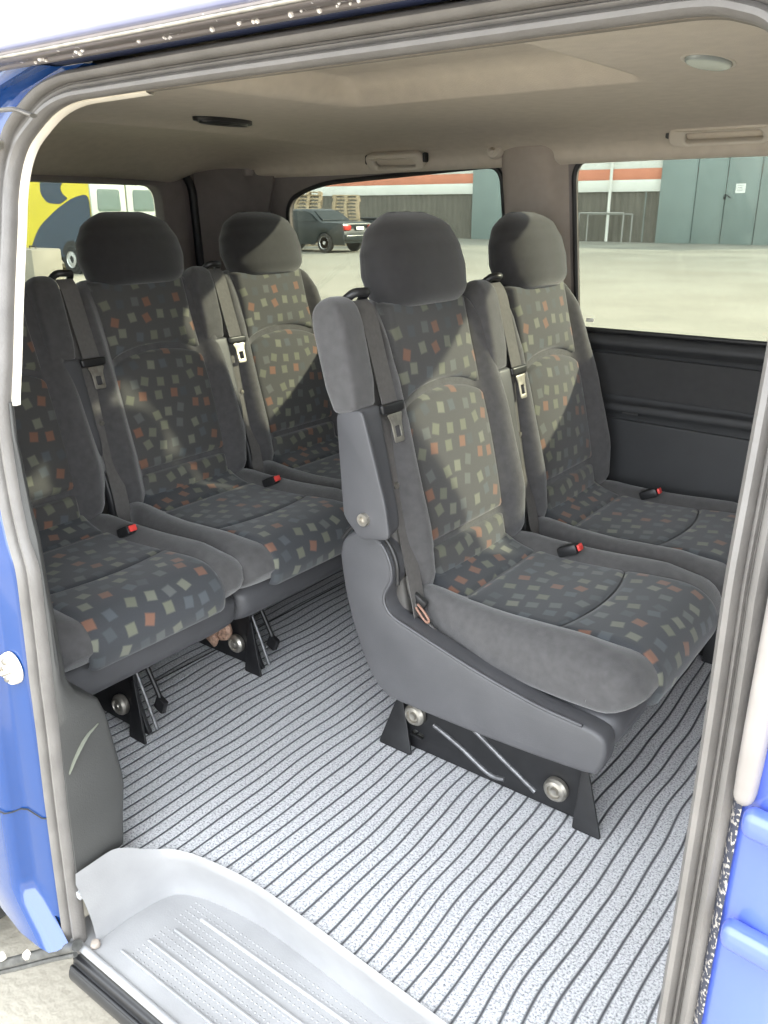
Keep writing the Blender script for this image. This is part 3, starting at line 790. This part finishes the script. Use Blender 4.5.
putr(link('rail_bead', tube([(-1.6, .657, 1.334), (1.1, .657, 1.334)], .0028, 8), STEEL))
def drops():
    bm = bmesh.new(); rnd = random.Random(3)
    for i in range(40):
        x = -1.35+1.3*rnd.random(); y = .668+rnd.random()*.016
        m = bmesh.ops.create_icosphere(bm, subdivisions=1, radius=.0015+.0018*rnd.random())
        for v in m['verts']: v.co += Vector((x, y, 1.3285))
    return from_bm(bm)
dd = putr(link('dirt_beads', drops(), mat('pale dirt', (.75, .72, .70, 1), .6))); dd['kind'] = 'stuff'

# bottom sill and lower guide rail
sl = struct('trim_8', extx(catmull([(.615, -.126), (.604, -.130), (.600, -.142), (.592, -.146), (.590, -.160), (.582, -.164), (.578, -.180), (.585, -.200), (.61, -.22)], 4), -1.165, 1.1), BLK)
struct('sill_bead', tube([(-1.165, .586, -.163), (1.1, .586, -.163)], .004, 8), BSTEEL, parent=sl)
gr = empty('lower_guide_rail', 'dark curved guide rail with two pale bolts under the blue panel', 'rail', (-1.3, .60, -.2))
def putg(o): o.parent = gr; o.matrix_parent_inverse = Matrix.Translation((1.3, -.60, .2)); return o
gp = [(-1.75, .56, -.50), (-1.534, .55, -.390), (-1.42, .553, -.305), (-1.31, .560, -.221), (-1.215, .575, -.151), (-1.14, .590, -.100)]
DIRT = mat('dirty dark rail', (.10, .10, .095, 1), .45, var=.4, scale=50, metal=.3)
putg(link('rail_flange', tube([tuple(p) for p in catmull(gp, 6)], .012, 10, flat=.8), DIRT))
putg(link('rail_lip', tube([(p.x, p.y-.006, p.z-.016) for p in catmull(gp, 6)], .005, 8), DIRT))
for x, y, z in ((-1.362, .548, -.238), (-1.270, .556, -.180)): putg(link('rail_bolt', lathe([(.001, -.006), (.006, -.005), (.0085, -.001), (.009, .006)], 'y', 16, (x, y, z)), CREAM))

# B pillar on the right
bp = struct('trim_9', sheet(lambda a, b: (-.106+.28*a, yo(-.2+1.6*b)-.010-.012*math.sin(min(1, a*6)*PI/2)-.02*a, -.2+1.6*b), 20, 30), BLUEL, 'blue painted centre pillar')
struct('speckled_strip', sheet(lambda a, b: (-.114+.012*a, yo(-.2+1.6*b)-.000-.016*math.sin(a*PI/2), -.2+1.6*b), 4, 30), SPECK, parent=bp)
for z in (.700, .592):
    struct('embossed_ridge', loft([(-.098, yo(z)-.030, z, .010, .012), (.10, yo(z)-.045, z-.01, .010, .012)], flatmap, n=3, N=20, M=8, r0=.008, r1=.008), BLUEL, parent=bp)
cv_ = empty('belt_cover', 'beige plastic strip with rounded foot on the right door pillar', 'trim', (-.101, yo(.9)-.034, .705))
link('cover_strip', loft([(.0, 0, 0, .008, .010), (.05, .0005, 0, .009, .012), (.40, .002, .012, .009, .012), (.62, .003, .05, .009, .012)], lambda s, p, q: (p, q, s), n=3, N=24, M=20, r0=.012, r1=.01), mat('beige weathered plastic', (.24, .22, .205, 1), .5, var=.08), cv_)

# ------------------------------------------------------------------ outside
def ground():
    def z(y): return -.5+.25*sst(y, 3, 44)
    m, nt, b = newmat('pale gravel yard'); N, L = nt.nodes, nt.links
    b.inputs['Roughness'].default_value = .95
    tc = N.new('ShaderNodeTexCoord'); n1 = N.new('ShaderNodeTexNoise'); n1.inputs['Scale'].default_value = .35; n1.inputs['Detail'].default_value = 6
    L.new(tc.outputs['Object'], n1.inputs['Vector'])
    cr = N.new('ShaderNodeValToRGB'); cr.color_ramp.elements[0].position = .35; cr.color_ramp.elements[1].position = .62
    cr.color_ramp.elements[0].color = (.17, .168, .145, 1); cr.color_ramp.elements[1].color = (.25, .245, .21, 1)
    L.new(n1.outputs['Fac'], cr.inputs['Fac'])
    # paler, warmer ground on the near side, breaking up into grey further out
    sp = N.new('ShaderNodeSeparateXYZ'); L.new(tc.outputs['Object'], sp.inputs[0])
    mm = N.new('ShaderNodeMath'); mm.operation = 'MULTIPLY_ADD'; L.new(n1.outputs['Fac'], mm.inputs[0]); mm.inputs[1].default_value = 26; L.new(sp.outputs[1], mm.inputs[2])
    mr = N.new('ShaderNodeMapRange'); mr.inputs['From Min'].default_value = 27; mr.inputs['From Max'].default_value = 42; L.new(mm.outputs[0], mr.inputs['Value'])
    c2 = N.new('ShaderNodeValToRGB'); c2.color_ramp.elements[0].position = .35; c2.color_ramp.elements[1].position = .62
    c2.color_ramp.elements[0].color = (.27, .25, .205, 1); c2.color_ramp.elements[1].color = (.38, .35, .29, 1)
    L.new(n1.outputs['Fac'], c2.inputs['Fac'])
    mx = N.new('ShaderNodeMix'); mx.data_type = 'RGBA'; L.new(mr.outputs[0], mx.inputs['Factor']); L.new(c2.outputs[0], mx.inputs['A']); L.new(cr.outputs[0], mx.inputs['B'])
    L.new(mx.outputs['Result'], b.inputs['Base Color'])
    n2 = N.new('ShaderNodeTexNoise'); n2.inputs['Scale'].default_value = 40; L.new(tc.outputs['Object'], n2.inputs['Vector'])
    bm_ = N.new('ShaderNodeBump'); bm_.inputs['Strength'].default_value = .5; bm_.inputs['Distance'].default_value = .01
    L.new(n2.outputs['Fac'], bm_.inputs['Height']); L.new(bm_.outputs['Normal'], b.inputs['Normal'])
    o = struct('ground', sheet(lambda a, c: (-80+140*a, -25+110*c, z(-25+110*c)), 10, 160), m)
    return o
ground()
def gz(y): return -.5+.25*sst(y, 3, 44)

# ---- warehouse
WY = 42.0
wh = empty('warehouse', 'long brown warehouse with white and orange fascia across the yard', 'building', (-14, WY, gz(WY)))
WALLM = mat('brown ribbed wall', (.14, .13, .11, 1), .8, var=.12, scale=1.5)
WHT = mat('white fascia', (.72, .72, .68, 1), .7, var=.04, scale=2)
ORF = mat('faded orange fascia', (.62, .24, .15, 1), .7, var=.06, scale=2)
GATE = mat('grey green gate paint', (.20, .25, .24, 1), .5, var=.06, scale=1.2)
def wz(z): return z-gz(WY)
def ribbed(x0, x1, z0, z1, p, d):
    n = int((x1-x0)/p*4)
    def f(a, b):
        i = round(a*n); return (x0+(x1-x0)*a, d if i % 4 in (1, 2) else 0, z0+(z1-z0)*b)
    return sheet(f, n, 1, ang=10, thick=.02)
link('wall', ribbed(-26, 9, -.3, wz(2.1), .35, .05), WALLM, wh)
for nm, a, b, m, th in (('lower_white_fascia', 2.08, 2.62, WHT, .10), ('orange_fascia', 2.62, 3.12, ORF, .09), ('upper_white_fascia', 3.12, 3.9, WHT, .10)):
    link(nm, boxm((-8.5, -.03, wz((a+b)/2)), (35, th, b-a-.004), .004), m, wh)
link('roof', boxm((-8.5, 4, wz(3.95)), (35.6, 8.6, .12), .01), mat('grey roof sheet', (.25, .25, .25, 1), .7), wh)
link('end_wall', boxm((9, 4, wz(1.7)), (.1, 8, 4.2), 0), WALLM, wh)
def gate(x0, x1, seams, ztop, lab, paper=None):
    g = empty('metal_gate', lab, 'gate', (-14+(x0+x1)/2, WY-.30, gz(WY)), group=None)
    cx = (x0+x1)/2
    xs = [x0]+seams+[x1]
    for a, b in zip(xs, xs[1:]):
        leaf = link('gate_leaf', boxm(((a+b)/2-cx, 0, wz(ztop)/2), (b-a-.03, .05, wz(ztop)), .006), GATE, g)
        link('leaf_edge', boxm((b-cx-.045, -.03, wz(ztop)/2), (.05, .03, wz(ztop)-.1), .004), GATE, leaf)
    return g, cx
g1, c1 = gate(-1.06, 5.2, [.64, 1.99, 3.43], 3.9, 'wide grey green folding gate on the right with a paper notice')
link('gate_handle', tube([(1.92-c1, -.05, wz(1.85)), (2.02-c1, -.10, wz(1.9)), (2.25-c1, -.10, wz(1.75))], .02, 8), BLK, g1)
link('gate_lock', boxm((1.97-c1, -.05, wz(1.75)), (.10, .06, .14), .01), BLK, g1)
pn = link('paper_notice', boxm((2.62-c1, -.035, wz(2.15)), (.42, .006, .40), 0), mat('white paper', (.8, .8, .78, 1), .8), g1)
for k in range(4): link('print_line', boxm((2.60-c1, -.040, wz(2.26-.07*k)), (.26-.05*(k % 2), .003, .018), 0), mat('grey print', (.35, .35, .35, 1), .8) if k == 0 else bpy.data.materials['grey print'], pn)
g2, c2 = gate(-11.4, -9.4, [], 3.9, 'narrow pale grey gate leaf between the two fascia runs')
dp_ = link('downpipe', tube([(0, 0, 0), (0, 0, 4.0)], .075, 12), WHT, None, (-17.52, WY-.35, gz(WY)+.02)); tag(dp_, 'white downpipe standing in front of the brown wall', 'pipe')
dp2 = link('conduit', tube([(0, 0, 0), (0, 0, 2.3)], .025, 8), GATE, None, (-15.75, WY-.2, gz(WY)+.02)); tag(dp2, 'thin grey conduit beside the wide gate', 'pipe')
rk = empty('steel_rack', 'low grey tubular steel rack against the brown wall', 'rack', (-17.6, WY-.9, gz(WY)))
GST = mat('grey galvanised tube', (.33, .33, .31, 1), .5, metal=.3)
for a, b in (((-1.2, 0, 0), (-1.2, 0, 1.35)), ((-.95, .5, 0), (-.95, .5, 1.3)), ((1.1, 0, 0), (1.1, 0, 1.35)), ((1.35, .5, 0), (1.35, .5, 1.3))):
    link('post', tube([a, b], .04, 8), GST, rk)
link('top_rail', tube([(-1.2, 0, 1.35), (1.1, 0, 1.35)], .04, 8), GST, rk); link('top_rail', tube([(-.95, .5, 1.3), (1.35, .5, 1.3)], .035, 8), GST, rk)
link('lean_bar', tube([(-1.9, .2, 0), (-1.25, .1, .9)], .03, 8), GST, rk)

# ---- pallets behind the parked car
PW = mat('weathered pallet wood', (.42, .33, .22, 1), .85, var=.25, scale=6)
def pallet():
    ps = [boxm((-.6+.13*i+.075, 0, .133), (.10, 1.0, .022), 0) for i in range(9)]
    ps += [boxm((0, y, .061), (1.2, .1, .09), 0) if False else boxm((0, y, .11), (1.2, .1, .022), 0) for y in (-.45, 0, .45)]
    ps += [boxm((x, y, .06), (.14, .1, .078), 0) for x in (-.53, 0, .53) for y in (-.45, 0, .45)]
    ps += [boxm((0, y, .011), (1.2, .1, .022), 0) for y in (-.45, 0, .45)]
    return merge(*ps)
pm = pallet(); pm.materials.append(PW)
for si, (px, py, n) in enumerate([(-28.6, 29.6, 16), (-27.2, 30.4, 16), (-25.8, 31.4, 15)]):
    for k in range(n):
        o = link('wooden_pallet', pm, None, None, (px+random.uniform(-.03, .03), py+random.uniform(-.03, .03), gz(py)+.004+k*.1455)); o.rotation_euler[2] = .65+random.uniform(-.03, .03)
        tag(o, 'grey brown wooden pallet stacked behind the parked dark car', 'pallet', 'wooden pallets stacked in the yard')
bn = empty('waste_container', 'dark steel waste container beside the parked car', 'container', (-23.3, 31.2, gz(31)), .5)
link('body', loft([(0, 0, 0, .9, .55), (1.15, 0, 0, 1.05, .70)], lambda s, p, q: (p, q, s), n=8, N=32, M=6, r0=.03, r1=.03), mat('dark container paint', (.03, .035, .04, 1), .5), bn)
link('lid', boxm((0, 0, 1.2), (2.2, 1.5, .08), .02), BLK, bn)

# ---- parked sedan, heading -x
CARP = mat('very dark green car paint', (.006, .012, .014, 1), .3, coat=.35, var=.03)
CGL = mat('dark car glass', (.015, .02, .02, 1), .15, var=.02)
TYRE = mat('tyre rubber', (.03, .03, .03, 1), .85, var=.2)
RIM = mat('alloy rim', (.6, .6, .6, 1), .35, metal=.8)
car = empty('parked_sedan', 'dark green saloon car parked in the yard seen from behind', 'car', (-21.4, 26.8, gz(26.8)), PI); car.scale = (1.13, 1.13, 1.13)
body = [(0, .32), (-.02, .55), (.02, .80), (.06, .98), (.55, 1.02), (1.0, 1.04), (1.5, 1.36), (2.0, 1.43), (2.6, 1.38), (3.25, 1.02), (3.9, .94), (4.35, .80), (4.45, .55), (4.40, .30)]
bt = catmull([(a, b, 0) for a, b in body], 5)
def carbody(w0):
    def f(a, b):
        i = int(a*(len(bt)-1)+.5); p = bt[i]; y = (2*b-1)
        w = w0*(1-.10*max(0, (p.y-.95)/.45)**.8 if p.y > .95 else 1)*(1-.10*abs((p.x-2.2)/2.3)**4)
        k = 1-abs(y)**8*.06
        return (p.x, y*w, .30+(p.y-.30)*k)
    return f
def carshell():
    bm = bmesh.new(); n = len(bt)-1; m = 20; f = carbody(.89); g = [[bm.verts.new(f(i/n, j/m)) for j in range(m+1)] for i in range(n+1)]
    for i in range(n):
        for j in range(m): bm.faces.new((g[i][j], g[i+1][j], g[i+1][j+1], g[i][j+1]))
    for j, sgn in ((0, 1), (m, -1)):
        top = [g[i][j] for i in range(n+1)]
        low = []
        for i in range(n+1):
            x = top[i].co.x; z = .26
            for wc in (.85, 3.55):
                if abs(x-wc) < .37: z = max(z, .30+math.sqrt(.37**2-(x-wc)**2)*.98)
            low.append(bm.verts.new((x, top[i].co.y, min(z, top[i].co.z-.002))))
        mids = [bm.verts.new((t.co.x, t.co.y*1.045, (t.co.z*.45+l.co.z*.55) if t.co.z < 1.0 else min(.62+.1, t.co.z))) for t, l in zip(top, low)]
        for a, b, c in zip(zip(top, top[1:]), zip(mids, mids[1:]), zip(low, low[1:])):
            bm.faces.new((a[0], a[1], b[1], b[0])); bm.faces.new((b[0], b[1], c[1], c[0]))
    return from_bm(bm, 35)
link('car_body', carshell(), CARP, car)
link('rear_window', sheet(lambda a, b: (1.02+.46*b, (2*a-1)*(.72-.10*b), 1.055+.305*b+.012), 6, 6, thick=.01), CGL, car)
for sg in (-1, 1):
    link('side_window', plate(rounded([(1.15, 1.03), (3.1, 1.03), (2.6, 1.33), (1.62, 1.33)], .05), [], lambda x, z, d: (x, sg*(.885-.28*(z-1.03)+d), z), .02, 0), CGL, car)
    link('tail_light', boxm((-.0, sg*.66, .82), (.10, .34, .17), .02), mat('red tail lamp', (.45, .03, .02, 1), .25) if sg < 0 else bpy.data.materials['red tail lamp'], car)
    for wx in (.85, 3.55):
        w = link('car_wheel', lathe([(.05, -.10), (.22, -.10), (.30, -.09), (.32, -.05), (.32, .08), (.29, .10), (.05, .10)], 'y', 28, (wx, sg*.78, .32)), TYRE, car)
        link('wheel_rim', lathe([(.001, .0), (.05, .0), (.06, -.012), (.19, -.012), (.205, .006), (.205, -.03)], 'y', 24, (wx, sg*.892, .32)), RIM, w)
link('number_plate', boxm((-.035, 0, .80), (.02, .42, .11), .004), WHT, car)
link('rear_bumper', boxm((-.03, 0, .50), (.14, 1.66, .20), .05, None, 4), CARP, car)

# ---- yellow delivery van, heading -x
van = empty('delivery_van', 'yellow van with dark navy sweep on its side and grey rear doors', 'van', (-20.25, 15.15, gz(15)), PI)
YEL = mat('vivid yellow van side', (.68, .56, .035, 1), .45, var=.04, scale=1)
NAV = mat('navy vinyl', (.035, .055, .085, 1), .4, var=.08, scale=2)
GRY = mat('grey rear door paint', (.42, .45, .42, 1), .4, var=.05, scale=2)
HW = 1.15
def vb():
    sec = rounded([(-HW, .45), (HW, .45), (HW-.06, 2.75), (-HW+.06, 2.75)], [.05, .05, .22, .22], 5)
    bm = bmesh.new(); rings = []
    for x, k in ((.02, .985), (.0, 1), (4.2, 1), (4.9, .96)):
        rings.append([bm.verts.new((x, p[0]*k, .45+(p[1]-.45)*k)) for p in sec])
    rings.append([bm.verts.new((6.0, p[0]*.9, .45+min(p[1]-.45, .75))) for p in sec])
    for A, B in zip(rings, rings[1:]):
        for k in range(len(A)): bm.faces.new((A[k], A[(k+1) % len(A)], B[(k+1) % len(A)], B[k]))
    bm.faces.new(rings[0]); bm.faces.new(rings[-1]); return from_bm(bm, 35)
link('van_body', vb(), YEL, van)
def side(z): return HW-.06*(z-.45)/2.3+.006     # lateral position of the side skin
VO = gz(15)
def sgn_pl(name, pts, r=.05, m=NAV, off=0):     # pts in world (distance ahead of rear, world z)
    return link(name, plate(rounded([(a, b-VO) for a, b in pts], r, 5), [], lambda x, z, d: (x, side(z)+d+off, z), .010, 0), m, van)
sgn_pl('navy_sweep', [(.02, 1.62), (.02, -.02), (3.1, -.02), (2.95, .25), (2.5, .75), (1.6, 1.20), (.8, 1.50)], .3)
sgn_pl('navy_curl', [(.95, 1.50), (1.35, 1.35), (1.95, 1.38), (2.25, 1.62), (2.2, 2.0), (1.7, 2.15), (.6, 2.15), (1.1, 1.95), (1.3, 1.75), (1.2, 1.6)], .14)
for y0, y1 in ((-1.12, -.02), (.02, 1.12)):
    d = link('rear_door', boxm((-.03, (y0+y1)/2, 1.62), (.06, y1-y0, 2.15), .02), GRY, van)
    cy = (y0+y1)/2
    link('door_window', plate(rounded([(-.36, 1.62), (.36, 1.62), (.34, 2.17), (-.34, 2.17)], .07), [], lambda y, z, q: (-.068+q, y+cy, z), .02, .004), mat('greenish van glass', (.10, .14, .12, 1), .1, coat=1), d)
    link('door_hinge', boxm((-.07, y0 if y0 < -1 else y1, 1.2), (.05, .06, .12), .01), GRY, d)
link('rear_bumper', boxm((-.10, 0, .42), (.20, 2.2, .22), .04), BLK, van)
for sg in (-1, 1):
    for wx in (1.0, 4.6):
        link('wheel_arch', lathe([(.30, -.04), (.47, -.04), (.47, .03), (.30, .03)], 'y', 32, (wx, sg*(HW-.02), .40)), BLK, van)
        w = link('van_wheel', lathe([(.05, -.12), (.25, -.12), (.34, -.10), (.37, -.05), (.37, .08), (.33, .11), (.05, .11)], 'y', 28, (wx, sg*(HW-.07), .37)), TYRE, van)
        link('wheel_rim', lathe([(.001, -.02*sg), (.08, -.02*sg), (.10, .01*sg), (.20, .0), (.22, .02*sg), (.22, -.03*sg)], 'y', 24, (wx, sg*(HW+.045), .37)), RIM, w)
cb = empty('concrete_block', 'grey concrete block standing behind the rear window', 'block', (-15.4, 9.3, gz(9.3)))
link('block_body', boxm((0, 0, .49), (.9, .62, .98), .03), mat('pale concrete', (.27, .25, .205, 1), .9, var=.12, scale=3), cb)
link('lifting_eye', tube([(-.1, 0, .97), (-.1, 0, 1.02), (.1, 0, 1.02), (.1, 0, .97)], .015, 8), BSTEEL, cb)
wh2 = empty('white_hall', 'low white building beyond the delivery van', 'building', (-62, 38, gz(38)))
link('hall_wall', boxm((0, 0, 2.2), (10, 12, 4.4), .05), WHT, wh2)
link('hall_roof', boxm((0, 0, 4.5), (10.6, 12.6, .25), .05), GATE, wh2)
# own rear wheel peeping out under the blue panel
ow = empty('rear_wheel', 'black tyre glimpsed under the blue body panel at the lower left', 'wheel', (-1.86, .70, -.17))
link('tyre', lathe([(.12, -.10), (.24, -.105), (.31, -.095), (.33, -.06), (.33, .07), (.30, .10), (.12, .10)], 'y', 48), TYRE, ow)
link('rim', lathe([(.001, -.05), (.06, -.05), (.08, -.03), (.17, -.04), (.20, -.08), (.215, -.085), (.215, .05)], 'y', 32), RIM, ow)

# ------------------------------------------------------------------ light and camera
W.use_nodes = True
nt = W.node_tree; nt.nodes.clear()
bgn = nt.nodes.new('ShaderNodeBackground'); wo = nt.nodes.new('ShaderNodeOutputWorld')
bgn.inputs[0].default_value = (.90, .95, 1.0, 1); bgn.inputs[1].default_value = 2.5
# bright hazy sky, brightest towards the front on the doorway side
wtc = nt.nodes.new('ShaderNodeTexCoord'); wd = nt.nodes.new('ShaderNodeVectorMath'); wd.operation = 'DOT_PRODUCT'
nt.links.new(wtc.outputs['Generated'], wd.inputs[0]); wd.inputs[1].default_value = Vector((.75, -.60, .30)).normalized()
wm = nt.nodes.new('ShaderNodeMapRange'); wm.inputs['From Min'].default_value = -.6; wm.inputs['From Max'].default_value = 1
wm.inputs['To Min'].default_value = 1.2; wm.inputs['To Max'].default_value = 4.3
nt.links.new(wd.outputs['Value'], wm.inputs['Value']); nt.links.new(wm.outputs[0], bgn.inputs[1])
nt.links.new(bgn.outputs[0], wo.inputs[0])
sd = bpy.data.lights.new('sun', 'SUN'); sd.energy = 10.5; sd.angle = math.radians(1.2); sd.color = (1, .90, .74)
so = bpy.data.objects.new('sun', sd); COL.objects.link(so)
SK, SE = .95, .60                       # run along +x and rise, per metre towards the far side
dirv = Vector((-SK, -1, -SE)).normalized()
so.rotation_euler = dirv.to_track_quat('-Z', 'Y').to_euler(); so.location = (6, 8, 6)

cam = bpy.data.cameras.new('camera'); co = bpy.data.objects.new('camera', cam); COL.objects.link(co)
F = 835.0
cam.sensor_fit = 'VERTICAL'; cam.sensor_height = 36; cam.lens = F/1024*36; cam.clip_start = .02; cam.clip_end = 400
pitch = math.atan((512-212)/F); psi = math.radians(37)
fw = Vector((-math.sin(psi)*math.cos(pitch), math.cos(psi)*math.cos(pitch), -math.sin(pitch)))
co.location = (0, 0, 1.15); co.rotation_euler = fw.to_track_quat('-Z', 'Y').to_euler()
sc.camera = co
sc.view_settings.view_transform = 'Standard'; sc.view_settings.look = 'None'; sc.view_settings.gamma = 1
sc.view_settings.use_curve_mapping = False; sc.view_settings.exposure = 1.0
sc.cycles.use_denoising = True; sc.cycles.max_bounces = 10; sc.cycles.diffuse_bounces = 6; sc.cycles.transparent_max_bounces = 12
sc.cycles.sample_clamp_indirect = 6
